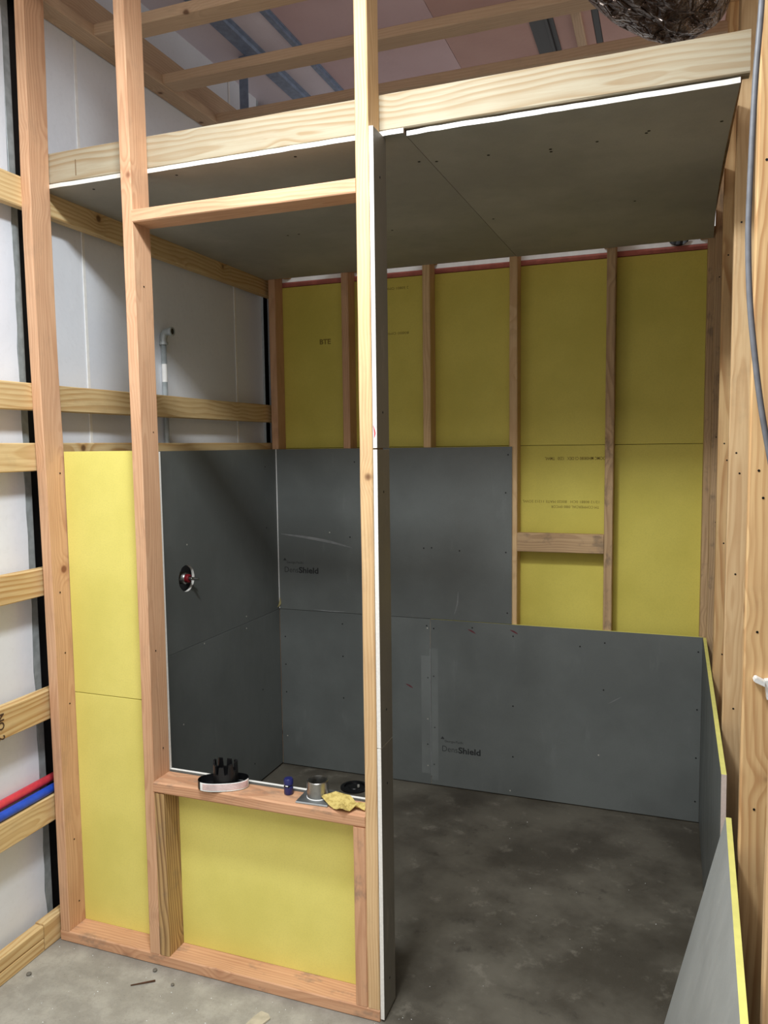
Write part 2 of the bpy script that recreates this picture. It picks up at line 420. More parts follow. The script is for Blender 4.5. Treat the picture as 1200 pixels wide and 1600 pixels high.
for p in ((0, -.818, 1.29), (0, -.343, .879), (0, -.12, 1.29), (0, -.12, 1.60), (0, -1.2, 1.27)): screw(p, (1, 0, 0), blu, M_SCREWB if p[1] < -.3 else M_SCREW, .0036)
for p in ((0, -.711, .835), (0, -.886, .527), (0, -.345, .82), (0, -.2, .47), (0, -.3, .12)): screw(p, (1, 0, 0), bll, M_SCREWB if p[2] > .5 else M_SCREW, .0036)
bd = sheet('corner_bead', .0004, .0046, -.0055, -.0012, HZ+.004, ZT, M_DRYW, M_DRYW, wl)
# frayed scrap of joint tape hanging in the corner
ribbon('joint_tape_scrap', [(.004, -.03, .862), (.006, -.012, .872), (.007, -.006, .885), (.006, -.004, .91)], .012, (.7, -.7, 0), plain('frayed_tape', (150, 140, 96), .8), bll)

# ---- back wall
wb = empty('wall_back', (1.0, .06, 0), 'rear stud wall with yellow foam board and grey tile backer', kind='structure')
Y0, Y1 = .0135, .1025
lumber('bottom_plate', -.03, 2.17, Y0, Y1, 0, .038, M_PALE, wb)
for i, (xa, m) in enumerate(((-.030, M_FIR), (.376, M_FIR), (.798, M_PALE), (1.217, M_PALE), (1.649, M_OLD), (2.060, M_OLD))):
    lumber('stud', xa, xa+.038, Y0, Y1, .0385, 2.60, m, wb)
lumber('stud', 2.099, 2.137, Y0, Y1, .0385, 2.60, M_OLD, wb)
lumber('blocking', 1.2555, 1.6485, Y0, Y0+.038, 1.196, 1.284, M_OLD, wb, label='knotty offcut block nailed between two studs')
FY = .103
f1 = sheet('foam_sheet', -.06, 2.17, FY, FY+.025, 1.6925, 2.527, M_FOAMB, M_FOAMB, wb)
f2 = sheet('foam_sheet', -.06, 2.17, FY, FY+.025, .808, 1.6905, M_FOAMB, M_FOAMB, wb)
f3 = sheet('foam_sheet', -.06, 2.17, FY, FY+.025, .0, .806, M_FOAMB, M_FOAMB, wb)
sheet('shaded_plate', -.06, 2.17, FY-.004, FY+.03, 2.529, 2.552, M_PINK, M_PINK, wb)  # wooden plate above the foam, coloured as it looks in shade
sheet('plaster_strip', -.06, 2.17, FY-.002, FY+.03, 2.553, 2.574, M_DRYW, M_DRYW, wb)
sheet('sheathing', -.058, 2.19, FY+.031, FY+.045, 0, 2.62, M_OSB, M_OSB, wb)
sheet('sheathing', -.110, -.059, .19, .205, 0, 3.15, M_DARKST, M_DARKST, wb)  # added dark filler, closes the corner gap against background light
b_up = sheet('backer_board', .0005, 1.233, 0, .0127, HZ+.0015, ZT, M_BACK, M_GYP, wb, M_YEL)
b_ll = sheet('backer_board', .0005, .8285, 0, .0127, .005, HZ-.0005, M_BACK, M_GYP, wb, M_BACK)
b_lr = sheet('backer_board', .8315, 2.073, 0, .0127, .006, HZ-.0005, M_BACK, M_GYP, wb, M_YEL)
N = (0, -1, 0)
for x, z in ((.297, 1.261), (.41, 1.24), (1.204, 1.472), (1.215, 1.65), (1.205, 1.19), (1.212, .90), (.84, 1.20), (.80, 1.197), (.44, 1.62), (.98, 1.19), (.55, 1.19)):
    screw((x, 0, z), N, b_up, M_SCREWB if x == .297 else M_SCREW, .0036)
for x, z in ((.815, .80), (.812, .842-.03), (.816, .55), (.814, .34), (.813, .10), (.36, .62), (.03, .70), (.03, .55), (.03, .40), (.36, .40), (.03, .16), (.813, .21), (.36, .79)):
    screw((x, 0, z), N, b_ll, M_SCREWB if z in (.80, .34, .10, .16) else M_SCREW, .0036)
for x, z in ((.848, .80), (.846, .56), (.85, .30), (.846, .11), (1.042, .817), (1.24, .79), (1.66, .79), (2.056, .78), (2.056, .52), (2.056, .30), (2.056, .10), (1.657, .57), (1.24, .45), (1.638, .26), (1.227, .03), (1.24, .20), (1.55, .765)):
    screw((x, 0, z), N, b_lr, M_SCREWB if (x, z) in ((1.638, .26), (1.227, .03)) else M_SCREW, .0036)
for xa, xb, za, zb, par in ((.782, .826, .06, .66, b_ll), (.834, .868, .03, .70, b_lr)):
    ribbon('dust_band', [((xa+xb)/2, -.0003, za), ((xa+xb)/2, -.0003, (za+zb)/2), ((xa+xb)/2, -.0003, zb)], xb-xa, N, M_TAPE, par, False)
# dusted joint next to the seam, scuffs and printed marks
ribbon('joint_dust', [(.8315-.001, -.0004, .05), (.829, -.0004, .4), (.829, -.0004, .70)], .004, N, M_SCUFF, b_ll, False)
for pts, w, par in (([(.02, -.0004, 1.246), (.17, -.0004, 1.231), (.30, -.0004, 1.212), (.42, -.0004, 1.186)], .014, b_up),
                    ([(.20, -.0004, .855), (.30, -.0004, .852), (.379, -.0004, .854)], .006, b_up),
                    ([(.973, -.0004, .992), (.968, -.0004, .93), (.953, -.0004, .878)], .006, b_up),
                    ([(1.677, -.0004, .507), (1.736, -.0004, .546)], .004, b_lr)):
    ribbon('scuff', pts, w, N, M_SCUFF, par)
for x, z in ((1.04, .80), (1.245, .812), (.72, .50)):
    ribbon('red_chalk_mark', [(x-.02, -.0004, z+.008), (x, -.0004, z), (x+.018, -.0004, z-.010)], .008, N, plain('dull_red_chalk', (104, 52, 58), .8), b_lr if x > .83 else b_ll)
ROTB = (math.pi/2, 0, 0)
for x, z, par in ((.888, .184, b_lr), (.036, 1.045, b_up)):
    text('lettering', 'Dens', .042, (x, -.0003, z), ROTB, M_INK, par, -.0002, .078)
    text('lettering', 'Shield', .042, (x+.082, -.0003, z), ROTB, M_INKD, par, .0012, .112)
    text('lettering', 'Georgia-Pacific', .016, (x+.012, -.0003, z+.048), ROTB, M_INK, par)
    mesh('logo_triangle', [(-.010, 0, 0), (.010, 0, 0), (0, 0, .014), (-.010, .0002, 0), (.010, .0002, 0), (0, .0002, .014)],
         [(0, 1, 2), (3, 5, 4), (0, 3, 4, 1), (1, 4, 5, 2), (2, 5, 3, 0)], M_INK, (x+.002, -.0004, z+.062), par)
RU = (math.pi/2, math.pi, 0)
text('lettering', 'DOMC MH08080 CI OEX   1250   TMWL', .020, (1.645, FY-.0003, 1.636), RU, M_INKF, f2, .0003, .275)
text('lettering', '12/12 80881 0CH   80020 MATE 11212 2OWL', .017, (1.62, FY-.0003, 1.432), RU, M_INKF, f2, 0, .355)
text('lettering', 'TM COMMERCIAL 0880 0MCOR', .017, (1.62, FY-.0003, 1.408), RU, M_INKF, f2, 0, .22)
text('lettering', '2 50801 OMC', .018, (.70, FY-.0003, 2.482), RU, M_INKF, f1, 0, .12)
text('lettering', '80800 OMC', .017, (.70, FY-.0003, 2.262), RU, M_INKF, f1, 0, .12)
text('lettering', 'BTE', .036, (.215, FY-.0003, 2.225), ROTB, M_INKF, f1, .001, .062)

# ---- right wall (very slightly out of square, as framed)
wr = empty('wall_right', (2.13, -1.0, 0), 'right side stud wall seen edge-on beside the doorway', kind='structure')
RX0, RX1 = 2.085, 2.174
lumber('bottom_plate', RX0, RX1, -3.2, -.005, 0, .038, M_PALE, wr)
for y, m in ((-.045, M_OLD), (-.564, M_GOLD), (-1.103, M_PALE), (-1.723, M_GOLD), (-2.225, M_PALE)):
    rs = lumber('stud', RX0, RX1, y, y+.038, .0385, 3.20, m, wr, ch=.004)
    for dx, z in ((.02, 1.72), (.03, 1.66), (.026, 1.36), (.018, 2.38), (.03, .95)): screw((RX0+dx, y-.0005, z+y*.05), (0, -1, 0), rs, None, .0028)
lumber('top_plate', RX0, RX1, -2.3, .0, 3.201, 3.239, M_PALE, wr)
sheet('sheathing', 2.176, 2.188, -2.6, .13, 0, 2.62, M_OSB, M_OSB, wr)
def skew_board(name, p_far, p_near, xt, x_b, z0, z1, th, mats, parent=None, **kw):
    """board between far and near ends; xt=(x far, x near) at its top, x_b=(far, near) at its bottom"""
    yf, yn = p_far, p_near; c = Vector(((xt[0]+xt[1])/2, (yf+yn)/2, z0)); vs = []
    for y, xa, xb in ((yf, xt[0], x_b[0]), (yn, xt[1], x_b[1])):
        for z, x in ((z0, xb), (z1, xa)):
            vs += [Vector((x, y, z))-c, Vector((x+th, y, z))-c]
    fs = [(0, 2, 6, 4), (1, 3, 7, 5), (2, 3, 7, 6), (0, 1, 5, 4), (0, 1, 3, 2), (4, 5, 7, 6)]
    o = mesh(name, vs, fs, mats, c, parent, [0, 0, 2, 2, 1, 1], **kw)
    return o
rb = skew_board('backer_board', -.001, -1.50, (2.0735, 2.060), (2.0735, 2.066), .012, HZ, .0127, [M_BACK, gypsum('pinkish_gypsum_core', (214, 198, 188)), M_YEL], wr)

# ---- shower ceiling
ce = empty('ceiling', (1.0, -.75, 2.55), 'low grey board ceiling over the shower', kind='structure')
def ceiling_poly(out, z0, z1):
    c = Vector((out[0][0], -.75, z0)); m = len(out)
    vs = [Vector((x, y, z))-c for z in (z0, z1) for x, y in out]
    fs = [tuple(range(m-1, -1, -1)), tuple(range(m, 2*m))]; mi = [0, 0]
    for j in range(m):
        fs.append((j, (j+1) % m, m+(j+1) % m, m+j)); mi.append(1 if out[j][1] < -1.4 and out[(j+1) % m][1] < -1.4 else 2)
    return mesh('ceiling_board', vs, fs, [M_BACKC, M_GYP, M_OSB], c, ce, mi)  # non-front edges darkened, shade of the seam put into their colour
cl = ceiling_poly([(-.044, -1.506)]+[(-.044+1.262*i/30, -1.508+.004*mnoise.noise(Vector((i*1.3, 8, 3)))) for i in range(1, 30)]+[(1.2185, -1.508), (1.2485, .012), (-.044, .012)], 2.5545, 2.5675)
def ceiling_right():
    n = 14; prof = []
    for i in range(n+1):
        t = i/n; y = -1.497+1.507*t; prof.append((2.064+.016*t-.012*math.sin(math.pi*t), y))
    out = [(1.2225, -1.492)]+[(1.223+(2.064-1.223)*i/26, -1.495+.004*mnoise.noise(Vector((i*1.7, 3, 3)))) for i in range(1, 26)]+prof+[(1.2525, .012)]
    return ceiling_poly(out, 2.5515, 2.5645)
cr = ceiling_right()
for xx in (.02, .40, .81, 1.216, 1.63, 2.03): lumber('ceiling_joist', xx, xx+.04, -1.464, .1, 2.5685, 2.66, M_OLD, ce)  # unseen; the one over the seam added to block light there
for x, y in ((1.245, -1.273), (1.402, -1.265), (1.58, -1.242), (1.579, -1.222), (1.712, -1.25), (1.852, -1.275), (1.845, -1.262), (1.278, -.617), (1.79, -.639), (2.036, -1.269)):
    screw((x, y, 2.5515), (0, 0, -1), cr, None, .0046)
for x, y in ((1.193, -1.283), (.865, -1.46), (.868, -.608), (.12, -1.45), (.45, -1.46), (.5, -.7), (.45, -.7)): screw((x, y, 2.5545), (0, 0, -1), cl, None, .0046)

# ---- roof: joists, purlins, liner
rf = empty('roof', (1.0, -.8, 3.2), 'shadowy roof structure above the shower enclosure', kind='structure')
def liner(x0, x1, m, sag):
    n = 8; vs, fs = [], []; c = Vector(((x0+x1)/2, -1.0, 3.5))
    for i in range(n+1):
        for y in (-2.25, 2.2):
            x = x0+(x1-x0)*i/n; z = 3.5-sag*math.sin(math.pi*i/n)
            vs += [Vector((x, y, z))-c, Vector((x, y, z+.05))-c]
    for i in range(n):
        k = 4*i; fs += [(k, k+2, k+6, k+4), (k+1, k+3, k+7, k+5), (k, k+1, k+5, k+4), (k+2, k+3, k+7, k+6)]
    fs += [(0, 1, 3, 2), (4*n, 4*n+1, 4*n+3, 4*n+2)]
    mesh('liner_panel', vs, fs, m, c, rf, smooth=False)
for x0, x1, m, sag in ((-.35, .06, M_ROOFV, .01), (.15, .30, M_ROOFV, .01), (.335, .95, M_ROOFM, .02), (.952, 1.33, M_ROOFB, .01), (1.42, 1.50, M_ROOFB, .0), (1.54, 1.58, M_ROOFB, 0), (1.61, 2.7, M_ROOFB, .02), (2.702, 4.6, M_ROOFB, .02)):  # tones step rightward: kraft colour plus a light gradient put into them
    liner(x0, x1, m, sag)
def purlin(x0, x1, m, ya=-2.25, yb=2.2):
    w = x1-x0; prof = [(0, .03), (0, .0), (w*.62, 0), (w*.66, -.012), (w*.78, -.012), (w*.82, 0), (w, 0), (w, .03)]
    vs, fs = [], []; k = len(prof); c = Vector((x0, (ya+yb)/2, 3.494))
    for y in (ya, yb):
        for a, b in prof: vs.append((a, y-c.y, b))
    for j in range(k-1): fs.append((j, j+1, k+j+1, k+j))
    fs.append(tuple(range(k))); fs.append(tuple(range(2*k-1, k-1, -1))); fs.append((0, k-1, 2*k-1, k))
    mesh('purlin', vs, fs, m, c, rf)
purlin(.055, .155, M_BLUEST); purlin(.295, .34, M_BLUEST); purlin(1.325, 1.425, M_DARKST)  # the near-black one stands in for a dark gap in the liner
lumber('rafter', 1.50, 1.54, -2.25, 2.2, 3.48, 3.56, M_JOIST, rf); lumber('rafter', 1.58, 1.61, -2.25, 2.2, 3.5, 3.58, M_DARKST, rf)
for ya in (-2.03, -1.63, -1.234, -.832, -.432, -.03):
    lumber('joist', -.035, 4.4, ya, ya+.087, 3.17, 3.208, M_JOIST, rf)
sheet('purlin_hanger', .02, .065, -.31, -.304, 3.21, 3.5, M_BLUEST, M_BLUEST, rf)
# ================================================================== THINGS
# ---- front partition
fp = empty('framed_partition', (.55, -1.55, 0), 'open stud partition with a window opening in front of the shower', 'partition')
FYa, FYb = -1.593, -1.504
lumber('bottom_plate', -.036, 1.147, FYa, FYb, 0, .038, M_FIRD, fp)
st1 = lumber('stud', -.036, .002, FYa, FYb, .0385, 3.165, M_FIR, fp, bow=lambda t: (-.014*math.exp(-((t-.72)/.22)**2), 0, 0))
st2 = lumber('stud', .335, .373, FYa, FYb, .0385, 3.165, M_FIR, fp, bow=lambda t: (.006*math.sin(math.pi*t), 0, 0))
lumber('stud', 1.109, 1.147, FYa, FYb, .0385, 3.165, M_PALE, fp)
lumber('cripple_stud', .3745, .4125, FYa, FYb, .0385, .589, M_WEATH, fp, label='grey weathered short stud under the sill')
lumber('cripple_stud', 1.0705, 1.1085, FYa, FYb, .0385, .589, M_FIRD, fp)
lumber('sill', .3735, 1.1088, FYa, FYb, .59, .628, M_FIRD, fp, ch=.005)
lumber('header', .3745, 1.1085, FYa, FYb, 2.384, 2.422, M_FIR, fp)
ff = sheet('foam_sheet', .0025, .3345, FYb-.010, FYb-.0005, .0385, .8615, M_FOAM, M_FOAM, fp)
sheet('foam_sheet', .0025, .3345, FYb-.010, FYb-.0005, .864, 1.692, M_FOAM, M_FOAM, fp)
sheet('foam_sheet', .413, 1.070, FYb-.010, FYb-.0005, .0385, .589, M_FOAM, M_FOAM, fp)
sheet('backer_board', .0005, .3735, FYb+.0005, FYb+.0132, .01, ZT, M_BACK, M_GYP, fp)
sheet('backer_board', .3745, 1.147, FYb+.0005, FYb+.0132, .01, .633, M_BACK, M_GYP, fp, M_GYP)
for a, b in ((.008, .832), (.834, 1.688), (1.692, 2.553)):
    e = sheet('end_board', 1.1478, 1.1600, FYa+.004, -1.489, a, b, M_BACKB, M_GYP, fp)
    for z in (a+.1, b-.12): screw((1.16, -1.54, z), (1, 0, 0), e, None, .0036)
    if b > 2:
        ribbon('red_paint_mark', [(1.1495, FYa+.0036, 1.755), (1.154, FYa+.0036, 1.735), (1.152, FYa+.0036, 1.72)], .004, N, M_RED, e)
for y, z in ((-1.55, 1.80), (-1.53, 1.62), (-1.56, 1.22), (-1.55, 1.01), (-1.54, .83), (-1.55, .35), (-1.54, .12)): screw((.0022 - (.011 if z > 1.7 else .004 if z > 1.4 else 0), y, z), (1, 0, 0), st1, None, .0028)
for y, z in ((-1.55, 2.2), (-1.53, 1.75), (-1.56, 1.05), (-1.54, .72)): screw((.3785, y, z), (1, 0, 0), st2, None, .0026)
# ---- ceiling beam
bm_ = lumber('ceiling_beam', -.044, 2.084, -1.5035, -1.4655, 2.5695, 2.668, M_PINE, None, label='pale yellow pine beam carrying the ceiling edge, spanning the whole front', cat='beam')
sheet('pencil_line', .095, .098, -1.5046, -1.5036, 2.585, 2.635, M_PENC, M_PENC, bm_)

# ---- loose sheet leaning on the right wall
skew_board('loose_backer_sheet', -1.557, -2.776, (2.069, 2.027), (1.894, 1.852), .003, .76, .0127, [M_BACKL, M_GYP, M_YEL],
           label='loose grey sheet with yellow edge leaning against the right studs', cat='board sheet')

# ---- galvanised riser pipe with elbow
pp = empty('riser_pipe', (-.0965, -.797, 0), 'galvanised vertical pipe with elbow on the white wall', 'pipe')
tube('pipe', [(-.0965, -.797, .02), (-.0965, -.797, 2.15)], .011, M_STEEL, pp, 16)
el = tube('elbow', crom([(-.0965, -.797, 2.135), (-.0965, -.797, 2.16), (-.090, -.797, 2.182), (-.074, -.797, 2.189), (-.052, -.797, 2.189)], 6), .0155, M_STEEL, pp, 18)
lathe('collar', [(.0145, 0), (.0185, .001), (.0185, .012), (.0145, .013)], M_STEEL, (-.0965, -.797, 2.135), el)
lathe('collar', [(.0145, 0), (.0185, .001), (.0185, .012), (.013, .013), (.012, .004)], M_STEEL, (-.062, -.797, 2.189), el, axis=(1, 0, 0))
lathe('opening', [(.0128, 0), (.0001, .0004)], M_BLACK, (-.0515, -.797, 2.189), el, axis=(1, 0, 0), seg=20)  # black disc in the elbow mouth, painted in place of inner shade
lathe('pipe_label', [(.0113, 0), (.0113, .075)], M_DRYW, (-.0965, -.797, 1.98), pp, seg=16)

# ---- shower valve
sv = empty('shower_valve', (-.03, -.828, 1.147), 'chrome shower valve with red collar poking through the grey board', 'valve')
lathe('valve_body', [(.001, -.01), (.026, -.01), (.026, .024), (.022, .030), (.019, .030)], M_CHROME, (-.035, -.82, 1.145), sv, axis=(1, 0, 0))
lathe('collar', [(.0185, 0), (.0185, .018), (.016, .021), (.010, .022)], plain('dark_red_plastic', (122, 24, 34), .35), (-.012, -.82, 1.145), sv, axis=(1, 0, 0))
st = lathe('stem', [(.0075, 0), (.0075, .026), (.005, .027), (.005, .046), (.001, .047)], M_CHROME, (.008, -.82, 1.145), sv, axis=(1, 0, 0), seg=16)
tube('pin', [(.030, -.842, 1.150), (.030, -.798, 1.140)], .0035, M_CHROME, st, 8)

# ---- water tubes on the left wall
tube('water_tube', [(-.062, -3.2, .535), (-.062, -2.2, .533), (-.062, -1.62, .534), (-.062, -1.45, .536)], .0145, M_BLUE, seg=16,
     label='blue plastic water tube lying on a girt of the white wall', cat='tube', group='plastic water tubes')
tube('water_tube', [(-.0915, -3.2, .552), (-.0915, -2.2, .553), (-.0915, -1.62, .556), (-.0915, -1.45, .556)], .0145, M_RED, seg=16,
     label='red plastic water tube lying behind the blue one', cat='tube', group='plastic water tubes')

# ---- foil duct
def foil_duct():
    d = empty('foil_duct', (1.88, -1.3, 2.82), 'crumpled silver foil duct hanging at the top right above the beam', 'duct')
    k = NT('crumpled_foil'); v = k.obj(); a = k.noise(v, 26, 4, .6); vo = k.n('ShaderNodeTexVoronoi', feature='DISTANCE_TO_EDGE'); k.put(vo.inputs['Vector'], v); vo.inputs['Scale'].default_value = 22
    k.bump(k.math('ADD', a, k.rng(vo.outputs['Distance'], 0, .12, 0, 1)), .02, 1.0)
    m = k.fin(k.mix(k.rng(a, .4, .7, 0, 1), lin((84, 70, 62)), lin((150, 138, 130))), .26, 1, .5)
    out = [(1.66, 2.915), (1.69, 2.899), (1.758, 2.869), (1.825, 2.84), (1.891, 2.812), (1.954, 2.80), (2.017, 2.802), (2.04, 2.825), (2.06, 2.87)]
    def low(x):
        if x <= out[0][0]: return out[0][1]
        for (a, b), (c, e) in zip(out, out[1:]):
            if x <= c: return b+(e-b)*(x-a)/(c-a)
        return out[-1][1]
    nu = 72; rings = [.0, .2, .4, .55, .7, .82, .9, .96, 1.0]; walls = [.03, .07, .11, .15, .19, .23, .27]; vs, fs = [], []
    def pt(q, rho, up):
        c, s_ = math.cos(q), math.sin(q)
        x = 1.872+c*.19*rho; y = -1.30+s_*.165*rho
        w = mnoise.noise(Vector((x*17, y*17, up*17)))*.016+mnoise.noise(Vector((x*45, y*45, up*45+3)))*.008
        z = low(x)+.035*rho**6+up+w*(1 if up == 0 else .3)
        return (x+c*w*rho*1.3-1.88, y+s_*w*rho*1.3+1.3, min(z, 3.165)-2.82)
    for r in rings:
        for j in range(nu): vs.append(pt(2*math.pi*j/nu, r, 0))
    for h in walls:
        for j in range(nu): vs.append(pt(2*math.pi*j/nu, 1.0+.03*math.sin(h*60), h))
    n = len(rings)+len(walls)
    for i in range(n-1):
        for j in range(nu): fs.append((i*nu+j, i*nu+(j+1) % nu, (i+1)*nu+(j+1) % nu, (i+1)*nu+j))
    fs.append(tuple((n-1)*nu+j for j in range(nu)))
    mesh('foil_jacket', vs, fs, m, (1.88, -1.3, 2.82), d, smooth=False)
    lathe('tie_band', [(.19, 0), (.196, .002), (.196, .02), (.19, .022)], M_STEEL, (1.88, -1.30, 3.135), d, seg=40)
foil_duct()

# ---- grey cable on the right
tube('power_cable', crom([(2.084, -1.775, 3.1), (2.082, -1.78, 2.75), (2.080, -1.78, 2.592), (2.072, -1.78, 2.431), (2.067, -1.78, 2.215), (2.067, -1.78, 2.111), (2.073, -1.78, 1.992), (2.086, -1.78, 1.872), (2.101, -1.78, 1.765), (2.121, -1.78, 1.657), (2.15, -1.778, 1.50), (2.165, -1.775, 1.3)], 8), .0062,
     plain('grey_cable_jacket', (112, 114, 120), .45), seg=10, label='loose grey cable hanging down in front of the right-hand stud', cat='cable')
# ---- white plastic clip at the right edge
tc = empty('tube_clip', (2.13, -1.73, 1.15), 'small white plastic clip fixed to the nearest right stud', 'clip')
MW = plain('white_plastic', (236, 238, 236), .4)
def prism(name, pts, y0, y1, mat, parent, **kw):
    c = Vector((pts[0][0], y0, pts[0][1])); n = len(pts)
    vs = [Vector((x, y, z))-c for y in (y0, y1) for x, z in pts]
    fs = [tuple(range(n)), tuple(range(2*n-1, n-1, -1))]+[(j, (j+1) % n, n+(j+1) % n, n+j) for j in range(n)]
    return mesh(name, vs, fs, mat, c, parent, **kw)
prism('arm', [(2.104, 1.169), (2.107, 1.175), (2.111, 1.176), (2.127, 1.168), (2.127, 1.158), (2.108, 1.166)], -1.750, -1.7245, MW, tc)
prism('body', [(2.1272, 1.170), (2.150, 1.174), (2.150, 1.128), (2.132, 1.128)], -1.745, -1.7235, MW, tc)

# ---- things on the sill
ZS = .6285
def strap_coil():
    c = Vector((.612, -1.553, ZS))
    d = empty('drain_body', c, 'black castellated drain fitting with a printed strap on the sill', 'drain fitting')
    # castellated core
    n = 96; vs, fs = [], []; ri, ro = .033, .039
    lev = [(.0, ro), (.024, ro)]
    for j in range(n):
        q = 2*math.pi*j/n; h = (.072 if (j % 12) < 7 else .046)+.005*math.cos(q*2)
        cs, sn = math.cos(q), math.sin(q)
        for r, z in ((ro*1.02, 0), (ro, h), (ri, h), (ri, .004)): vs.append((cs*r, sn*r, z))
    for j in range(n):
        a, b = 4*j, 4*((j+1) % n)
        for k in range(3): fs.append((a+k, b+k, b+k+1, a+k+1))
    fs.append(tuple(4*j+3 for j in range(n)))
    mesh('core', vs, fs, M_BLACK, c+Vector((.004, .008, .006)), d)
    # oval tray and strap
    rot = Matrix.Rotation(math.radians(24), 3, 'Z')
    def oval(q, k=1.0): return rot @ Vector((math.copysign(abs(math.cos(q))**.8, math.cos(q))*.078*k, math.copysign(abs(math.sin(q))**.9, math.sin(q))*.040*k, 0))
    vs, fs = [], []; n = 56
    for j in range(n):
        p = oval(2*math.pi*j/n)
        vs += [p, p*.3+Vector((0, 0, .0)), p+Vector((0, 0, .004)), p*.3+Vector((0, 0, .006))]
    for j in range(n):
        a, b = 4*j, 4*((j+1) % n); fs += [(a, b, b+2, a+2), (a+2, b+2, b+3, a+3), (a, b, b+1, a+1)]
    mesh('tray', vs, fs, M_BLACK, c+Vector((0, 0, .0)), d)
    def band(name, q0, q1, k, m, z0, z1):
        vs, fs = [], []; s = 40
        for j in range(s+1):
            q = q0+(q1-q0)*j/s; p = oval(q, k); o = oval(q, k+.022)
            for w in (p, o):
                vs += [w+Vector((0, 0, z0)), w+Vector((0, 0, z1))]
        for j in range(s):
            a = 4*j; b = a+4; fs += [(a, b, b+1, a+1), (a+2, b+2, b+3, a+3), (a+1, b+1, b+3, a+3), (a, b, b+2, a+2)]
        fs += [(0, 1, 3, 2), (4*s, 4*s+1, 4*s+3, 4*s+2)]
        return mesh(name, vs, fs, m, c, d)
    band('strap', math.radians(-10), math.radians(215), 1.0, M_BLACK, .0035, .028)
    lb = band('printed_label', math.radians(214), math.radians(352), 1.01, MW, .0015, .027)
    mi = plain('red_grey_print', (196, 150, 146), .6)
    for z in (.007, .012, .017, .022): 
        b = band('print_line', math.radians(226), math.radians(340), 1.0335, mi, z, z+.0016)
        b.parent = lb; b.location = (0, 0, 0)
strap_coil()
def blue_cap():
    c = Vector((.832, -1.533, ZS)); d = empty('blue_bottle_cap', c, 'small dark blue plastic cap standing on the sill', 'cap')
    m = plain('navy_plastic', (34, 38, 96), .35, 0, .5)
    k, r = 20, .0145
    lathe('body', [(.0001, 0), (.0125, 0), (.0145, .003), (.0145, .024), (.0125, .026), (.0125, .030)], m, c, d, seg=24)
    lathe('top', [(.0125, .0305), (.0148, .032), (.0148, .046), (.012, .050), (.0001, .0505)], m, c, d, seg=24)
    sheet('slot_shade', c.x-.009, c.x+.009, c.y-.0152, c.y-.0080, ZS+.0262, ZS+.0315, M_BLACK, M_BLACK, d)  # black insert in place of the shade inside the cap's slot
    sheet('white_tab', c.x-.003, c.x+.006, c.y-.0162, c.y-.013, ZS+.0285, ZS+.0312, MW, MW, d)
blue_cap()
def square_drain():
    c = Vector((.930, -1.530, ZS)); d = empty('square_drain_flange', c, 'steel pipe collar on a square grey plate on the sill', 'drain flange')
    pl = sheet('plate', c.x-.052, c.x+.052, c.y-.052, c.y+.052, ZS, ZS+.006, metal('dull_zinc_plate', (156, 160, 162), .5), M_STEEL, d, ch=.002)
    pl.rotation_euler = (0, 0, math.radians(2))
    lathe('collar', [(.033, .007), (.033, .056), (.0315, .058), (.0295, .058), (.029, .056), (.029, .007)], M_CHROME, c, d, seg=40)
    lathe('weld_ring', [(.0345, .0062), (.0345, .0075), (.0332, .0085)], MW, c, d, seg=40)
    lathe('bore_shade', [(.0288, .0095), (.0001, .0096)], M_BLACK, c, d, seg=32)  # black disc stands for the shade down inside the collar
square_drain()
def paper():
    pts = [(.949, -1.551, .018), (.992, -1.535, .030), (1.035, -1.527, .022), (1.068, -1.542, .006), (1.095, -1.545, .016), (1.100, -1.571, .004), (1.072, -1.571, .014), (1.060, -1.592, .006), (1.045, -1.606, .016), (1.008, -1.590, .004)]
    k = NT('yellow_sandpaper'); v = k.obj(); a = k.noise(v, 60, 4, .7)
    m = k.fin(k.mix(k.rng(a, .4, .66, 0, 1), lin((206, 186, 112)), lin((168, 146, 78))), .8); k.bump(a, .001)
    c = Vector((1.02, -1.56, ZS)); n = len(pts); rings = 4; vs, fs = [], []
    for th in (0, .0012):
        for r in range(1, rings+1):
            for i in range(n*3):
                a, b = pts[i//3], pts[(i//3+1) % n]; t = (i % 3)/3
                x, y, z = [a[q]+(b[q]-a[q])*t for q in range(3)]
                f = r/rings; X, Y = c.x+(x-c.x)*f, c.y+(y-c.y)*f
                Z = max(.0012, (z*f + .014*(1-f)) + .004*mnoise.noise(Vector((X*45, Y*45, 2))))
                vs.append((X-c.x, Y-c.y, Z+th))
        vs.append((0, 0, .013+th))
    per = rings*n*3+1; m3 = n*3
    for L in range(2):
        o = L*per
        for i in range(m3): fs.append((o+per-1, o+i, o+(i+1) % m3))
        for r in range(rings-1):
            for i in range(m3): fs.append((o+r*m3+i, o+r*m3+(i+1) % m3, o+(r+1)*m3+(i+1) % m3, o+(r+1)*m3+i))
    e = (rings-1)*m3
    for i in range(m3): fs.append((e+i, e+(i+1) % m3, per+e+(i+1) % m3, per+e+i))
    mesh('sandpaper_scrap', vs, fs, m, c, None, label='crumpled yellow sandpaper scrap at the right end of the sill', cat='sandpaper')
paper()

# ---- floor drain inside
fd = empty('floor_drain', (.475, -.15, 0), 'round black drain set in the dark shower floor', 'drain')
lathe('rim', [(.070, 0), (.070, .006), (.062, .010), (.052, .010), (.050, .002)], M_BLACK, (.475, -.15, .0005), fd, seg=36)
lathe('cover', [(.049, .003), (.030, .004), (.028, .007), (.012, .008), (.0001, .008)], M_BLACK, (.475, -.15, .0005), fd, seg=30)
lathe('bolt', [(.0065, 0), (.0065, .010), (.004, .012), (.0001, .012)], M_SCREWB, (.497, -.151, .008), fd, seg=10)

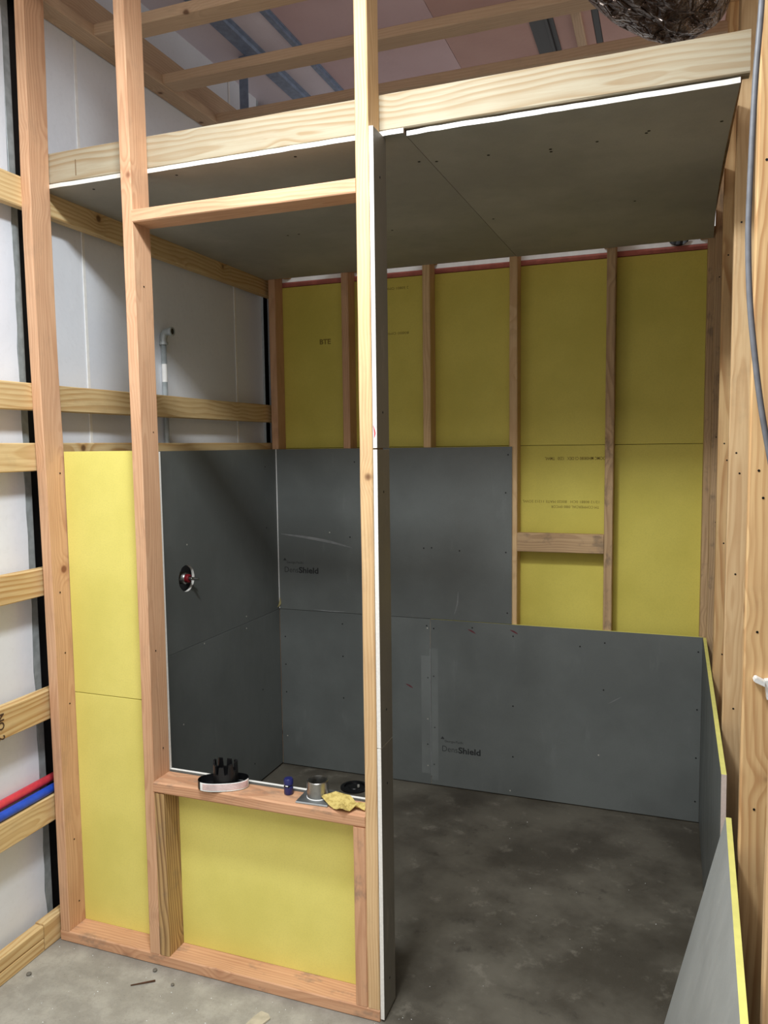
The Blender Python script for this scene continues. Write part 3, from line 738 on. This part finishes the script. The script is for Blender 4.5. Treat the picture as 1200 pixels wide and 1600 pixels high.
# ---- odds and ends
tube('wood_splinter', [(.345, -1.706, .003), (.378, -1.684, .004), (.407, -1.663, .004)], .0026, plain('brown_bark', (84, 54, 36), .8), seg=7, rfun=lambda t: .0016+.0014*t,
     label='thin dark splinter of wood lying on the concrete', cat='splinter')
prism_ch = [(.795, -1.672), (.822, -1.676), (.835, -1.690), (.818, -1.735), (.776, -1.740), (.784, -1.700)]
vs = [Vector((x, y, z))-Vector((.8, -1.7, 0)) for z in (.001, .006) for x, y in prism_ch]
mesh('wood_offcut', vs, [tuple(range(5, -1, -1)), tuple(range(6, 12))]+[(j, (j+1) % 6, 6+(j+1) % 6, 6+j) for j in range(6)], plain('grey_beige_chip', (186, 178, 158), .8), (.8, -1.7, 0), None,
     label='flat pale wood offcut on the floor in front of the partition', cat='offcut')
def pebble(x, y, r, lab):
    bm = bmesh.new(); bmesh.ops.create_icosphere(bm, subdivisions=2, radius=r)
    for v in bm.verts:
        v.co *= 1+.25*mnoise.noise(v.co*120+Vector((x*9, y*9, 0))); v.co.z = v.co.z*.6
    lo = min(v.co.z for v in bm.verts)
    for v in bm.verts: v.co.z -= lo
    bm_obj('pebble', bm, plain('grey_pebble', (112, 108, 100), .8), (x, y, 0), None, True, label=lab, cat='pebble', group='pebbles on the floor')
pebble(.375, -1.622, .0075, 'dark pebble on the floor in front of the short weathered stud')
pebble(-.002, -1.772, .008, 'grey pebble beside the bottom plate of the white wall')
pebble(.47, -1.66, .006, 'small pebble on the floor right of the splinter')
def crumbs():
    vs, fs = [], []
    for i in range(240):
        u = random.random()
        if u < .6: x, y = random.uniform(-.03, 1.1), random.uniform(-2.1, -1.61)
        elif u < .8: x, y = random.gauss(1.22, .06), random.gauss(-1.60, .05)
        else: x, y = random.uniform(1.2, 1.95), random.uniform(-1.6, -.2)
        r = random.uniform(.0006, .0022)*(.7 if u > .8 else 1)*(1.7 if random.random() < .06 else 1); b = len(vs)
        for dx, dy, dz in ((1, 0, 0), (-.5, .9, 0), (-.6, -.8, 0), (0, 0, 1.1)):
            a = random.uniform(.7, 1.3); vs.append((x+dx*r*a, y+dy*r*a, .0002+dz*r*a))
        fs += [(b, b+1, b+2), (b, b+1, b+3), (b+1, b+2, b+3), (b, b+2, b+3)]
    mesh('plaster_crumbs', vs, fs, MW, (0, 0, 0), None, label='white plaster crumbs scattered over the concrete floor', cat='debris', kind='stuff')
crumbs()
def scrap():
    vs, fs = [], []; n = 12
    for i in range(n+1):
        t = i/n; x = 1.90+.088*t; h = .028*math.sin(math.pi*t)**.6
        for z in (2.546+.028-h, 2.546+.030): 
            for y in (.066, .074): vs.append((x-1.945, y-.07+.004*mnoise.noise(Vector((x*60, z*60, 1))), z-2.56))
    for i in range(n):
        k = 4*i; fs += [(k, k+1, k+5, k+4), (k+2, k+3, k+7, k+6), (k, k+2, k+6, k+4), (k+1, k+3, k+7, k+5)]
    fs += [(0, 1, 3, 2), (4*n, 4*n+1, 4*n+3, 4*n+2)]
    mesh('plastic_scrap', vs, fs, M_BLACK, (1.945, .07, 2.56), None, label='scrap of black plastic tucked above the last foam bay', cat='scrap')
scrap()
